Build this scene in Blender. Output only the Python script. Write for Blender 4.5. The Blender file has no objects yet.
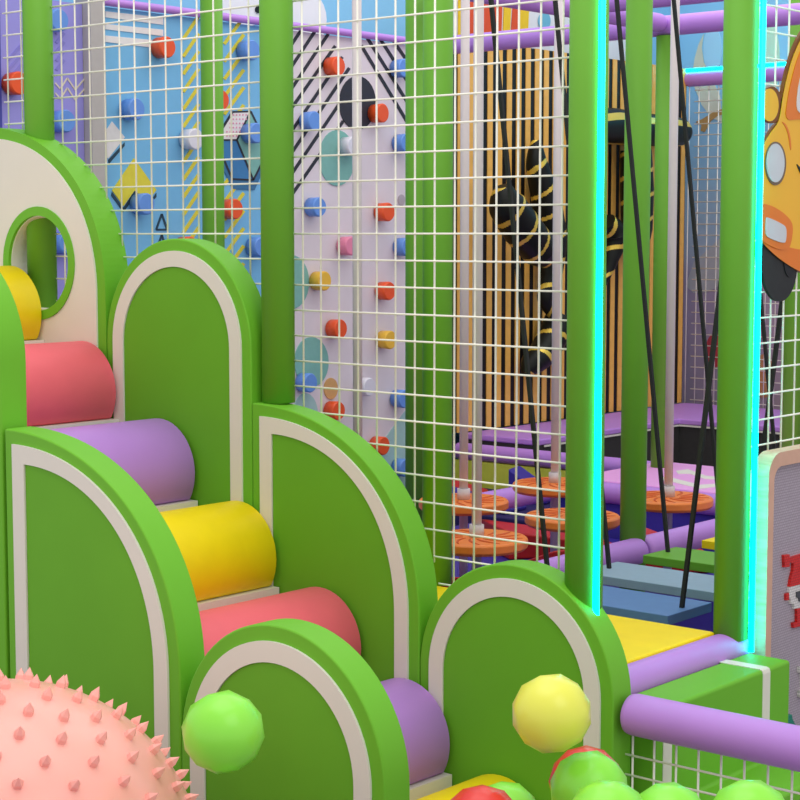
import bpy, bmesh, math, random
from mathutils import Vector, Matrix
random.seed(4)
S = bpy.context.scene
COL = S.collection

# ---------------------------------------------------------------- camera
H = 1.9
TH = math.radians(40.56); PI_ = math.radians(5.36); F = 1760.0
fw = Vector((-math.sin(TH)*math.cos(PI_), math.cos(TH)*math.cos(PI_), -math.sin(PI_)))
rt = Vector((math.cos(TH), math.sin(TH), 0)); upv = rt.cross(fw)
cam = bpy.data.cameras.new('camera'); co = bpy.data.objects.new('camera', cam); COL.objects.link(co)
co.location = (0, 0, H)
co.rotation_euler = Matrix((rt, upv, -fw)).transposed().to_euler()
cam.sensor_width = 36; cam.lens = F/800*36; cam.clip_end = 100
S.camera = co
# ---------------------------------------------------------------- light
W = bpy.data.worlds.new('world'); S.world = W; W.use_nodes = True
W.node_tree.nodes['Background'].inputs[0].default_value = (1.0, 0.975, 0.95, 1)
W.node_tree.nodes['Background'].inputs[1].default_value = 0.9
def area(name, loc, rot, size, sizey, power, col=(1, 1, 1)):
    l = bpy.data.lights.new(name, 'AREA'); l.shape = 'RECTANGLE'; l.size = size; l.size_y = sizey
    l.energy = power; l.color = col
    o = bpy.data.objects.new(name, l); COL.objects.link(o); o.location = loc; o.rotation_euler = rot
    return o
area('ceiling_lamp', (-3.2, 2.8, 5.2), (0, 0, 0), 3.5, 3.5, 65, (1, .98, .95))
area('ceiling_lamp', (-5.0, 8.0, 5.2), (0, 0, 0), 3.5, 5.0, 80, (1, .98, .97))
area('ceiling_lamp', (1.0, 2.0, 4.6), (0, math.radians(38), 0), 3.0, 3.0, 45, (1, .98, .96))
vs = S.view_settings
vs.view_transform = 'Standard'; vs.look = 'None'; vs.gamma = 1; vs.exposure = 0.0; vs.use_curve_mapping = False

# measured photo coordinates turned into points of real planes of the place
def ray(px, py): return fw + rt*((px-400)/F) - upv*((py-400)/F)
def onX(px, py, X):
    d = ray(px, py); t = X/d.x; return Vector((X, d.y*t, H+d.z*t))
def onY(px, py, Y):
    d = ray(px, py); t = Y/d.y; return Vector((d.x*t, Y, H+d.z*t))
def onZ(px, py, Z):
    d = ray(px, py); t = (Z-H)/d.z; return Vector((d.x*t, d.y*t, Z))

# ---------------------------------------------------------------- materials
def lin(c):
    return tuple(((v/255)/12.92 if v/255 <= .04045 else ((v/255+.055)/1.055)**2.4) for v in c) + (1,)
MATS = {}
def mat(name, rgb, rough=.5, noise=.03, scale=30, spec=.3, bump=0, **kw):
    if name in MATS: return MATS[name]
    m = bpy.data.materials.new(name); m.use_nodes = True
    nt = m.node_tree; b = nt.nodes['Principled BSDF']
    c = lin(rgb)
    tc = nt.nodes.new('ShaderNodeTexCoord'); n = nt.nodes.new('ShaderNodeTexNoise')
    n.inputs['Scale'].default_value = scale; n.inputs['Detail'].default_value = 3
    nt.links.new(tc.outputs['Object'], n.inputs['Vector'])
    r = nt.nodes.new('ShaderNodeValToRGB')
    r.color_ramp.elements[0].position = .3; r.color_ramp.elements[1].position = .7
    r.color_ramp.elements[0].color = tuple(v*(1-noise) for v in c[:3]) + (1,)
    r.color_ramp.elements[1].color = tuple(min(1, v*(1+noise)) for v in c[:3]) + (1,)
    nt.links.new(n.outputs['Fac'], r.inputs['Fac']); nt.links.new(r.outputs['Color'], b.inputs['Base Color'])
    b.inputs['Roughness'].default_value = rough
    b.inputs['Specular IOR Level'].default_value = spec
    if bump:
        bp = nt.nodes.new('ShaderNodeBump'); bp.inputs['Strength'].default_value = bump; bp.inputs['Distance'].default_value = .002
        n2 = nt.nodes.new('ShaderNodeTexNoise'); n2.inputs['Scale'].default_value = 400
        nt.links.new(tc.outputs['Object'], n2.inputs['Vector'])
        nt.links.new(n2.outputs['Fac'], bp.inputs['Height']); nt.links.new(bp.outputs['Normal'], b.inputs['Normal'])
    for k, v in kw.items(): b.inputs[k.replace('_', ' ')].default_value = v
    MATS[name] = m
    return m
GREEN = mat('green_vinyl', (110, 184, 44), .55, .02, 6, .3, .08)
GREENP = mat('green_sleeve', (106, 170, 50), .5, .02, 6, .3, .05)
PANELG = mat('green_panel_vinyl', (106, 176, 42), .6, .03, 5, .25, .1)
WHITE = mat('white_vinyl', (230, 226, 216), .5, .01, 10, .3, .05)
PURPLE = mat('purple_vinyl', (192, 138, 226), .45, .02, 8, .4, .06)
YELLOW = mat('yellow_vinyl', (250, 222, 18), .5, .03, 12, .3, .08)
CORAL = mat('coral_vinyl', (244, 108, 122), .5, .02, 12, .3, .08)
WIRE = mat('cream_coated_wire', (250, 248, 238), .4, .01)
ROPE = mat('black_webbing', (42, 44, 44), .7, .1, 60)
INDIGO = mat('indigo_vinyl', (58, 44, 150), .5, .05)
NAVY = mat('dark_indigo_vinyl', (42, 32, 92), .6, .05)
REDV = mat('red_vinyl', (196, 38, 40), .5, .05)
PINK = mat('pink_mat_vinyl', (238, 168, 232), .5, .02)
LIME = mat('olive_lime_vinyl', (214, 222, 84), .5, .03)
GREYP = mat('pale_grey_paint', (214, 204, 208), .4, .01)
CHAR = mat('charcoal_vinyl', (58, 56, 56), .6, .05)
GOLD = mat('gold_paint', (242, 186, 92), .4, .06, 20)
GOLDM = mat('polished_gold', (232, 200, 80), .3, .03, 20, .6, 0, Metallic=.4)
BLACK = mat('black_paint', (16, 16, 20), .45, .1)
GLOSSB = mat('glossy_black', (18, 22, 18), .4, .1, 30, .25)
ORANGED = mat('orange_plastic', (242, 132, 52), .4, .04, 20, .5)
BLUEM = mat('steel_blue_vinyl', (92, 132, 186), .5, .03)
PALEB = mat('pale_blue_grey_vinyl', (146, 172, 192), .5, .03)
NAVYS = mat('blue_vinyl_side', (70, 92, 160), .5, .03)
def emis(name, col, s):
    m = bpy.data.materials.new(name); m.use_nodes = True
    b = m.node_tree.nodes['Principled BSDF']
    b.inputs['Base Color'].default_value = (.0, .3, .3, 1)
    b.inputs['Emission Color'].default_value = col; b.inputs['Emission Strength'].default_value = s
    return m
LED = emis('cyan_light_strip', (0, 1, .95, 1), 8.0)

# ---------------------------------------------------------------- mesh helpers
class MB:
    def __init__(s): s.v = []; s.f = []; s.m = []; s.sm = []; s.mats = []
    def mi(s, m):
        if m not in s.mats: s.mats.append(m)
        return s.mats.index(m)
    def add(s, vs, fs, m, smooth=False):
        o = len(s.v); s.v += [tuple(v) for v in vs]; i = s.mi(m)
        for f in fs: s.f.append([a+o for a in f]); s.m.append(i); s.sm.append(smooth)
    def box(s, a, b, m):
        x0, y0, z0 = a; x1, y1, z1 = b
        v = [(x0,y0,z0),(x1,y0,z0),(x1,y1,z0),(x0,y1,z0),(x0,y0,z1),(x1,y0,z1),(x1,y1,z1),(x0,y1,z1)]
        s.add(v, [(0,3,2,1),(4,5,6,7),(0,1,5,4),(1,2,6,5),(2,3,7,6),(3,0,4,7)], m)
    def tube(s, pts, r, m, n=12, caps=True, smooth=True, mfun=None):
        pts = [Vector(p) for p in pts]; rs = r if isinstance(r, (list, tuple)) else [r]*len(pts)
        vs = []; prev = None
        for i, p in enumerate(pts):
            t = (pts[min(i+1, len(pts)-1)]-pts[max(i-1, 0)]).normalized()
            if prev is None:
                a = Vector((0, 0, 1)) if abs(t.z) < .9 else Vector((1, 0, 0))
                u = t.cross(a).normalized()
            else: u = (prev - t*prev.dot(t)).normalized()
            prev = u; w = t.cross(u)
            for k in range(n):
                an = 2*math.pi*k/n + (math.pi/4 if n == 4 else 0)
                vs.append(p+(u*math.cos(an)+w*math.sin(an))*rs[i])
        fs = []
        for i in range(len(pts)-1):
            for k in range(n):
                fs.append((i*n+k, i*n+(k+1) % n, (i+1)*n+(k+1) % n, (i+1)*n+k))
        if mfun:
            for i in range(len(pts)-1):
                for k in range(n):
                    pass
            o = len(s.v); s.v += [tuple(v) for v in vs]
            for i in range(len(pts)-1):
                for k in range(n):
                    f = fs[i*n+k]; s.f.append([a+o for a in f]); s.m.append(s.mi(mfun(i, k))); s.sm.append(smooth)
            base = o
        else:
            o = len(s.v); s.add(vs, fs, m, smooth); base = o
        if caps:
            i = s.mi(m)
            s.f.append([base+k for k in reversed(range(n))]); s.m.append(i); s.sm.append(False)
            e = base+(len(pts)-1)*n
            s.f.append([e+k for k in range(n)]); s.m.append(i); s.sm.append(False)
    def prism(s, poly, d, m):
        """poly: list of 3D points, d: extrusion vector"""
        n = len(poly); p = [Vector(a) for a in poly]; d = Vector(d)
        s.add(p+[a+d for a in p], [tuple(reversed(range(n))), tuple(range(n, 2*n))] + [(i, (i+1) % n, n+(i+1) % n, n+i) for i in range(n)], m)
    def build(s, name, parent=None, loc=None, bevel=0, seg=2):
        me = bpy.data.meshes.new(name); me.from_pydata(s.v, [], s.f)
        for m in s.mats: me.materials.append(m)
        me.polygons.foreach_set('material_index', s.m); me.polygons.foreach_set('use_smooth', s.sm)
        bm = bmesh.new(); bm.from_mesh(me); bmesh.ops.recalc_face_normals(bm, faces=bm.faces)
        bm.to_mesh(me); bm.free()
        o = bpy.data.objects.new(name, me); COL.objects.link(o)
        if loc is not None: o.location = loc
        if parent: o.parent = parent; o.matrix_parent_inverse = parent.matrix_basis.inverted()
        if bevel:
            b = o.modifiers.new('bevel', 'BEVEL'); b.width = bevel; b.segments = seg; b.limit_method = 'ANGLE'; b.angle_limit = math.radians(40)
            for p in me.polygons: p.use_smooth = True
            b.harden_normals = True
        return o
def tag(o, label, cat, group=None):
    o['label'] = label; o['category'] = cat
    if group: o['group'] = group
    return o
def struct(o): o['kind'] = 'structure'; return o
def empty(name, loc, label, cat, group=None):
    o = bpy.data.objects.new(name, None); COL.objects.link(o); o.location = loc; o.empty_display_size = .1
    return tag(o, label, cat, group)

# ================================================================ setting
m = MB(); m.box((-7.5, -1.5, -.1), (1.6, 13.0, 0), mat('grey_floor_rubber', (120, 112, 132), .6, .08, 12)); struct(m.build('floor'))
# wall behind the climbing wall: pale sky paint with cloud and tent printed on it
SKY = mat('sky_blue_paint', (140, 200, 238), .6, .02, 1.5)
CLOUD = mat('cloud_paint', (238, 236, 242), .6, .01, 3)
def wallmat():
    mm = bpy.data.materials.new('mural_sky_paint'); mm.use_nodes = True; nt = mm.node_tree; b = nt.nodes['Principled BSDF']
    tc = nt.nodes.new('ShaderNodeTexCoord'); n = nt.nodes.new('ShaderNodeTexNoise'); n.inputs['Scale'].default_value = 1.1
    nt.links.new(tc.outputs['Object'], n.inputs['Vector'])
    sep = nt.nodes.new('ShaderNodeSeparateXYZ'); nt.links.new(tc.outputs['Object'], sep.inputs[0])
    r = nt.nodes.new('ShaderNodeValToRGB'); e = r.color_ramp.elements
    e[0].position = .0; e[0].color = lin((178, 154, 176)); e[1].position = 1; e[1].color = lin((150, 212, 250))
    for p, c in ((.40, (180, 158, 182)), (.44, (180, 188, 202)), (.62, (156, 196, 220)), (.8, (148, 208, 242))):
        x = e.new(p); x.color = lin(c)
    a = nt.nodes.new('ShaderNodeMath'); a.operation = 'MULTIPLY_ADD'; a.inputs[1].default_value = .25; 
    nt.links.new(sep.outputs['Z'], a.inputs[0])
    a2 = nt.nodes.new('ShaderNodeMath'); a2.operation = 'MULTIPLY_ADD'; a2.inputs[1].default_value = .12; a2.inputs[2].default_value = -.06
    nt.links.new(n.outputs['Fac'], a2.inputs[0]); nt.links.new(a2.outputs[0], a.inputs[2])
    nt.links.new(a.outputs[0], r.inputs['Fac']); nt.links.new(r.outputs['Color'], b.inputs['Base Color'])
    b.inputs['Roughness'].default_value = .7
    return mm
MUR = wallmat()
m = MB(); m.box((-7.5, 3.0, 0), (-7.4, 13.0, 5.0), SKY)
def decal(m, pts, mt, X, th=.006): m.prism([onX(a, b, X) for a, b in pts], (th, 0, 0), mt)
def decalY(m, pts, mt, Y, th=.006): m.prism([onY(a, b, Y) for a, b in pts], (0, -th, 0), mt)
def ell(cx, cy, rx, ry, n=28, a0=0, a1=2*math.pi):
    full = abs(a1-a0-2*math.pi) < 1e-6
    return [(cx+rx*math.cos(a0+(a1-a0)*i/(n if full else n-1)), cy+ry*math.sin(a0+(a1-a0)*i/(n if full else n-1))) for i in range(n)]
decal(m, ell(296, 20, 30, 34), CLOUD, -7.4); decal(m, ell(246, 2, 30, 24), CLOUD, -7.4, .007); decal(m, ell(258, 9.5, 3, 3.6), BLACK, -7.39)
TENTR = mat('tent_red_paint', (232, 86, 42), .5); TENTY = mat('tent_yellow_paint', (250, 206, 40), .5)
decal(m, [(452, -10), (452, 90), (534, 60), (534, -10)], CLOUD, -7.4)
decal(m, [(468, 0), (468, 60), (500, 60), (502, 0)], TENTR, -7.39); decal(m, [(504, 0), (502, 60), (508, 60), (511, 0)], TENTY, -7.39)
decal(m, [(513, 0), (509, 60), (518, 60), (520, 0)], TENTR, -7.39); decal(m, [(458, 0), (458, 60), (463, 60), (463, 0)], TENTY, -7.39)
decal(m, [(520, 0), (518, 60), (526, 60), (529, 0)], TENTY, -7.39)
decal(m, [(530, -10), (530, 70), (640, 90), (640, -10)], CLOUD, -7.4, .005)
decal(m, ell(544, 21, 6, 9), mat('heart_blue_paint', (120, 190, 220), .5), -7.39)
struct(m.build('wall_left'))
m = MB(); m.box((-7.5, 11.95, 0), (1.6, 12.05, 5.0), MUR)
IV = mat('ivory_mural_paint', (222, 220, 196), .6, .04, 3); OC = mat('ochre_mural_paint', (196, 150, 88), .6, .05, 4)
BB = mat('pale_blue_mural_paint', (176, 222, 248), .6, .03, 2)
decalY(m, [(704, 34), (699, 44), (695, 58), (693, 72), (695, 88), (702, 105), (712, 118), (722, 122), (720, 96), (712, 78), (704, 62), (702, 48)], IV, 11.95)
decalY(m, ell(713, 50, 9, 24), BB, 11.95, .008)
decalY(m, [(696, 122), (703, 119), (714, 112), (726, 108), (728, 113), (718, 116), (711, 121), (705, 132), (701, 131), (702, 125)], OC, 11.95, .009)
decalY(m, [(686, 286), (694, 262), (708, 250), (722, 236), (734, 236), (736, 270), (722, 284), (708, 292), (694, 293)], mat('cloud_grey_mural_paint', (196, 190, 190), .6, .03, 3), 11.95)
decalY(m, ell(716, 350, 10, 17), mat('red_balloon_mural_paint', (206, 70, 80), .6, .03, 3), 11.95)
decalY(m, ell(764, 376, 10, 22), mat('orange_mural_paint', (214, 150, 110), .6, .03, 3), 11.95)
decalY(m, ell(797, 350, 14, 60), mat('sage_mural_paint', (160, 168, 140), .6, .03, 3), 11.95)
decalY(m, ell(768, 60, 12, 40), mat('pale_green_mural_paint', (200, 232, 206), .6, .03, 3), 11.95)
struct(m.build('wall_back'))

# ================================================================ posts
PG = 'green padded posts of the play frame'
def post(x, y, z0, z1, label, r=.053, group=None):
    o = empty('padded_post', (x, y, z0), label, 'post', group or PG)
    m = MB(); m.tube([(x, y, z0), (x, y, z1)], r, GREENP, 32)
    m.build('foam_sleeve', o)
    return o
def strip(o, a, b, r=.0125, n=16):
    m = MB(); m.tube([a, b], r, LED, n); s = m.build('light_strip', o); s['label'] = 'glowing cyan light strip'; return s
TOP = 3.28
post(-5.124, 4.0, 1.62, TOP, 'green padded post at far left, seen through the round porthole')
post(-3.934, 4.0, 1.368, TOP, 'green padded post rising from the curved panel with the vertical left edge, between two nets')
p3 = post(-2.751, 4.0, .84, TOP, 'green padded post with cyan strip standing on the lowest rear arch panel')
strip(p3, (-2.751+.0555, 4.0-.0195, .845), (-2.751+.0555, 4.0-.0195, TOP), .0088)
p4 = post(-2.744, 4.8, .64, TOP, 'green padded post with cyan strip beside the wood framed block board')
strip(p4, (-2.744+.0645, 4.8+.0175, .602), (-2.744+.0645, 4.8+.0175, TOP), .0092)
post(-3.934, 4.8, .66, TOP, 'right green post of the touching pair behind the wire net')
post(-5.46, 6.50, .32, TOP, 'left green post of the touching pair, slightly darker, behind the net')
post(-3.90, 6.02, .0, TOP, 'green padded post where two purple rails meet behind the pale blue plank')
post(-5.28, 8.42, .60, 2.99, 'slim distant green post at the corner of the purple overhead beams')
post(-6.182, 5.85, .40, 3.6, 'green padded post in front of the blue climbing panel, right of its yellow hatching')
q = onZ(787, 440, .6)
post(-4.62, 8.70, .30, TOP, 'far green post seen through the right hand net below the car sign')

# ================================================================ stair side panels
def outline(kind, xl, xr, zt, ins, zb=0.0, n=40, bb=.6):
    a = xl+ins; b = xr-ins; pts = [(a, zb)]
    if kind == 'full':
        r = (xr-xl)/2; cx = (xl+xr)/2; rr = r-ins; cz = zt-r
        pts += [(cx-rr*math.cos(math.pi*i/n), cz+rr*math.sin(math.pi*i/n)) for i in range(n+1)]
    else:
        w = b-a; cz = zt-bb; hh = bb-ins; e = 2/2.15
        for i in range(n+1):
            t = math.pi/2*(1-i/n)
            pts.append((a+w*math.cos(t)**e, cz+hh*math.sin(t)**e))
    pts.append((b, zb))
    return pts
def band(m, o, i, y0, y1, mt):
    n = len(o)
    vs = [(x, y0, z) for x, z in o]+[(x, y0, z) for x, z in i]+[(x, y1, z) for x, z in o]+[(x, y1, z) for x, z in i]
    fs = []
    for k in range(n-1):
        fs += [(k, k+1, n+k+1, n+k), (2*n+k, 3*n+k, 3*n+k+1, 2*n+k+1), (k, 2*n+k, 2*n+k+1, k+1), (n+k, n+k+1, 3*n+k+1, 3*n+k)]
    fs += [(0, n, 3*n, 2*n), (n-1, 3*n-1, 4*n-1, 2*n-1)]
    m.add(vs, fs, mt)
def side_panel(kind, xl, xr, zt, yf, label, th=.092):
    o = empty('stair_side_panel', ((xl+xr)/2, yf+th/2, 0), label, 'foam panel', 'arched foam panels along the stair')
    m = MB(); out = outline(kind, xl, xr, zt, 0)
    m.prism([(x, yf, z) for x, z in out], (0, th, 0), GREEN); b = m.build('body', o, bevel=.006)
    m = MB(); band(m, outline(kind, xl, xr, zt, .040, .002), outline(kind, xl, xr, zt, .092, .002), yf-.007, yf+.002, WHITE)
    w = m.build('border_band', o); w['label'] = 'raised white border band'
    m = MB(); m.prism([(x, yf-.002, z) for x, z in outline(kind, xl, xr, zt, .094, .004)], (0, .006, 0), PANELG); m.build('inner_panel', o)
    return o
YB, YF = 3.93, 2.99
B1 = (-5.39, -4.692, 2.290); B2 = (-4.690, -3.987, 1.888); B3 = (-3.985, -3.289, 1.368); B4 = (-3.287, -2.602, .973)
side_panel('full', *B2, YB, 'green full arch panel of the rear row just right of the porthole panel')
side_panel('quarter', *B3, YB, 'green quarter round panel of the rear row with a post rising from its left corner')
side_panel('full', *B4, YB, 'lowest green arch panel of the rear row, behind the single yellow ball')
side_panel('full', B2[0]-.025, -4.026, B2[2], YF, 'green arch panel cut off by the left edge of the photo')
side_panel('quarter', -4.012, B3[1]-.012, 1.362, YF, 'large green quarter round panel of the front row behind the pink spiky ball')
side_panel('full', -3.299, B4[1]-.003, .958, YF, 'green arch panel of the front row behind the floating lime ball')
# porthole panel
xl, xr, zt = B1
HC = (-5.044, 1.80); RO, RI = .20, .168
def holed(m, out, c, r, y0, y1, mt, inner=True, n=48):
    """polygon outline (x,z) with a round hole: grid of quads out from the hole"""
    cx, cz = c
    def hit(a):
        dx, dz = math.cos(a), math.sin(a); best = None
        for i in range(len(out)):
            x1, z1 = out[i]; x2, z2 = out[(i+1) % len(out)]
            ex, ez = x2-x1, z2-z1; den = dx*ez-dz*ex
            if abs(den) < 1e-9: continue
            t = ((x1-cx)*ez-(z1-cz)*ex)/den; s = ((x1-cx)*dz-(z1-cz)*dx)/den
            if t > 0 and -1e-6 <= s <= 1+1e-6 and (best is None or t < best): best = t
        return (cx+dx*best, cz+dz*best)
    angs = sorted(set([2*math.pi*i/n for i in range(n)]+[math.atan2(z-cz, x-cx) % (2*math.pi) for x, z in out]))
    A = [hit(a) for a in angs]; B = [(cx+r*math.cos(a), cz+r*math.sin(a)) for a in angs]; k = len(angs)
    vs = [(x, y0, z) for x, z in A]+[(x, y0, z) for x, z in B]+[(x, y1, z) for x, z in A]+[(x, y1, z) for x, z in B]
    fs = []
    for i in range(k):
        j = (i+1) % k
        fs += [(i, j, k+j, k+i), (2*k+i, 3*k+i, 3*k+j, 2*k+j), (i, 2*k+i, 2*k+j, j), (k+i, k+j, 3*k+j, 3*k+i)]
    m.add(vs, fs, mt)
o = empty('stair_side_panel', ((xl+xr)/2, YB+.04, 0), 'tallest foam panel, white faced with green rim and a round porthole', 'foam panel', 'arched foam panels along the stair')
m = MB(); holed(m, outline('quarter', xl, xr, zt, 0), HC, RI, YB, YB+.108, GREEN); m.build('body', o)
m = MB(); holed(m, outline('quarter', xl, xr, zt, .042, .002), HC, RO-.002, YB-.007, YB+.002, WHITE); w = m.build('white_face', o); w['label'] = 'white vinyl face of the panel'
m = MB(); pts = [(HC[0]+RO*math.cos(2*math.pi*i/48), HC[1]+RO*math.sin(2*math.pi*i/48)) for i in range(49)]
pin = [(HC[0]+RI*math.cos(2*math.pi*i/48), HC[1]+RI*math.sin(2*math.pi*i/48)) for i in range(49)]
band(m, pts, pin, YB-.012, YB+.002, GREEN); m.build('porthole_ring', o)
m = MB(); pin2 = [(HC[0]+(RI-.004)*math.cos(2*math.pi*i/48), HC[1]+(RI-.004)*math.sin(2*math.pi*i/48)) for i in range(49)]
band(m, pin, pin2, YB+.0, YB+.091, WHITE); w = m.build('porthole_lining', o); w['label'] = 'cream lining inside the porthole'

# ================================================================ stair and rollers
RX = [-5.185, -4.788, -4.398, -4.026, -3.668, -3.322, -2.968]
RZ = [1.790, 1.535, 1.292, 1.052, .818, .588, .366]
RR = .170
YR0, YR1 = YF+.094, YB-.008
o = empty('stair_block', (-4.2, 3.53, 0), 'white foam stair rising to the left between the two rows of green panels', 'stairs')
m = MB(); poly = [(-5.42, 0.0)]; poly.append((-5.42, RZ[0]-.262))
for i in range(7):
    e = RX[i]+.166; poly.append((e, RZ[i]-.262))
    if i < 6: poly.append((e, RZ[i+1]-.262))
poly.append((RX[6]+.166, 0.0))
m.prism([(x, YR0, z) for x, z in poly], (0, YR1-YR0, 0), WHITE); m.build('steps', o)
names = [('yellow', 'topmost, in front of the porthole', YELLOW), ('coral red', 'second from the top, left of the upper arch', CORAL),
         ('purple', 'third from the top of the stair, below a coral one', PURPLE), ('yellow', 'in the middle of the stair, below the purple one', YELLOW),
         ('coral red', 'behind the lower front arch, below the middle yellow one', CORAL), ('purple', 'next to the lowest rear arch', PURPLE),
         ('yellow', 'lowest on the stair, behind the red and green balls', YELLOW)]
for i, (c, w, mt) in enumerate(names):
    cx, cz, r = RX[i], RZ[i]-RR, RR
    m = MB()
    def D(x, z, rr=r):   # round bolster with a flat underside resting on the tread
        return (x, max(z, RZ[i]-.261))
    n = 48; e = .012
    secs = [(YR0+.001, r-e), (YR0+e, r), (YR1-.004-e, r), (YR1-.004, r-e)]
    vs = []
    for (yy, rr) in secs:
        for k in range(n):
            a = 2*math.pi*k/n; x = cx+rr*math.cos(a); z = cz+rr*math.sin(a)
            if i: x = max(x, RX[i-1]+.168) if z < RZ[i-1]-.262+.002 else x
            vs.append((x, yy, max(z, RZ[i]-.261)))
    fs = [tuple(reversed(range(n))), tuple(range(3*n, 4*n))]+[(j*n+k, j*n+(k+1) % n, (j+1)*n+(k+1) % n, (j+1)*n+k) for j in range(3) for k in range(n)]
    m.add(vs, fs, mt, True)
    for q in range(2): m.sm[q] = False
    tag(m.build('foam_roller'), c+' foam roller, '+w, 'foam roller', 'foam rollers on the stair')

# ================================================================ wire nets
def sil(x):
    """height of the rear panels above the net line"""
    z = 0
    for kind, (a, b, t) in (('q', B1), ('f', B2), ('q', B3), ('f', B4)):
        if a <= x <= b:
            if kind == 'f':
                r = (b-a)/2; d = abs(x-(a+b)/2); z = max(z, t-r+math.sqrt(max(0, r*r-d*d)))
            else:
                u = (x-a)/(b-a); z = max(z, t-.6+.6*max(0, (1-u**2.15))**(1/2.15))
    return z
WR = .0032
def wire(m, a, b, r=WR): m.tube([a, b], r, WIRE, 6, True, True)
ZTOP = 3.25
zr = onY(400, 16.2, 4.03).z; DZ = .0803
rows = [zr+DZ*k for k in range(4, -30, -1)]
def netY(y, xs, x0, x1, label, zmin=.72, porthole=False):
    m = MB()
    for x in xs:
        zb = max(sil(x)-.03, zmin)
        wire(m, (x, y, zb), (x, y, ZTOP))
        if porthole and abs(x-HC[0]) < RI-.01:
            h = math.sqrt((RI-.004)**2-(x-HC[0])**2); wire(m, (x, y, HC[1]-h), (x, y, HC[1]+h))
    for z in rows:
        if z > ZTOP or z < zmin: continue
        N = 120; run = None
        for i in range(N+1):
            x = x0+(x1-x0)*i/N; free = z > sil(x)-.03 or (porthole and (x-HC[0])**2+(z-HC[1])**2 < (RI-.004)**2)
            if free and run is None: run = x
            if (not free or i == N) and run is not None:
                if x-run > .02: wire(m, (run, y-.004, z), (x, y-.004, z))
                run = None
    tag(m.build('safety_net'), label, 'net', 'cream wire nets')
YN = 4.03
xs2 = [onY(p, 130, YN).x for p in (302.4, 320.3, 338.6, 357.6, 376.6, 395.5, 415, 434.8, 455, 475.6, 496.8, 518.3, 540.3, 562.5)]
netY(YN, xs2, -3.944+.035, -2.744-.045, 'cream wire net between the middle post and the cyan lit post')
xs1 = [onY(p, 90, YN).x for p in (62, 76, 90, 105, 120, 135, 150.5, 166, 182, 197.5, 214, 231, 249)]
netY(YN, xs1, -5.14+.035, -3.944-.045, 'cream wire net before the blue climbing panel, left of the middle post', porthole=True)
xs0 = [onY(p, 60, YN).x for p in (7.5, 21.5)]
netY(YN, xs0, -5.36, -5.14-.045, 'narrow strip of cream wire net at the far left edge')
# net on the long side above the board
m = MB(); y0 = onX(776.5, 10, -2.744).y
for k in range(-3, 14):
    y = y0+.0836*k; wire(m, (-2.744, y, .62), (-2.744, y, ZTOP))
zr2 = onX(776, 7, -2.744).z
for k in range(-2, 30):
    z = zr2-.0808*k
    if .62 < z < ZTOP: wire(m, (-2.740, 4.85, z), (-2.740, 6.0, z))
tag(m.build('safety_net'), 'cream wire net behind the yellow car sign at the right edge', 'net', 'cream wire nets')
# net under the purple rail, lower right
m = MB()
x00 = onY(633, 760, 4.0).x; dx = .0690
for k in range(0, 18): wire(m, (x00+dx*k, 3.998, .02), (x00+dx*k, 3.998, .56))
z00 = onY(633, 755, 4.0).z
for k in range(-8, 1):
    z = z00+.0560*k
    if z < .55: wire(m, (-2.633, 3.994, z), (-1.43, 3.994, z))
tag(m.build('safety_net'), 'cream wire net hanging below the thick purple rail at lower right', 'net', 'cream wire nets')
# distant net
m = MB()
for k in range(0, 42):
    x = onY(689, 130, 11.5).x+.0830*k
    if x < -3.0: wire(m, (x, 11.5, .62), (x, 11.5, 3.0), .004)
for k in range(0, 29): wire(m, (-6.95, 11.494, .66+.0825*k), (-3.0, 11.494, .66+.0825*k), .004)
tag(m.build('safety_net'), 'distant wire net in front of the sky mural, right of the striped wall', 'net', 'cream wire nets')

# ================================================================ rails and beams
RG = 'purple padded rails'
def rail(a, b, label, r=.0545, cut=0, name='padded_rail', led=False, group=RG, cat='rail', mt=None):
    m = MB(); A, B = Vector(a), Vector(b); d = (B-A).normalized(); e = min(.02, r*.4)
    m.tube([A, A+d*e*.3, A+d*e, B-d*e, B-d*e*.3, B], [r*.8, r*.95, r, r, r*.95, r*.8], mt or PURPLE, 28)
    if led:
        o = empty(name, tuple(A), label, cat, group); m.build('foam_sleeve', o); return o
    return tag(m.build(name), label, cat, group)
rail((-2.585, 3.985, .598), (-1.40, 3.985, .598), 'thick purple rail above the lower right net', r=.0575)
m = MB()
rail((-2.744, 4.05, .607), (-2.744, 4.84, .607), 'purple roll along the edge of the yellow platform')
rail((-3.865, 4.99, .62), (-3.865, 6.01, .62), 'purple rail ending at a green post, left of the pale blue plank')
rail((-3.865, 6.03, .62), (-3.865, 7.62, .62), 'purple rail running away behind the green hanging plank')
rail((-5.45, 6.95, .54), (-5.45, 7.62, .54), 'short purple rail between the orange discs')
rail((-5.50, 7.70, .545), (-2.9, 7.70, .545), 'purple rail in front of the pink mat')
rail((-6.98, 8.72, .53), (-2.9, 8.72, .53), 'long purple rail above the lime panel and along the far edge of the pink mat', r=.052)
rail((-6.975, 8.36, 3.068), (-6.975, 5.75, 3.068), 'thin lilac rail capping the climbing wall', r=.021)
rail((-6.95, 8.42, 3.045), (-2.9, 8.42, 3.045), 'purple overhead beam crossing above the striped wall', r=.056, name='padded_beam', cat='beam')
rail((-5.28, 4.9, 3.055), (-5.28, 8.36, 3.055), 'purple overhead beam running back to the cross beam at the slim post', r=.050, name='padded_beam', cat='beam')
rail((-5.22, 7.66, 3.085), (-2.9, 7.66, 3.085), 'highest purple overhead beam at the top edge of the photo', r=.050, name='padded_beam', cat='beam')
o = rail((-7.02, 11.5, 3.055), (-3.0, 11.5, 3.055), 'distant purple rail with a glowing cyan strip on top', r=.056, led=True)
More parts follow.
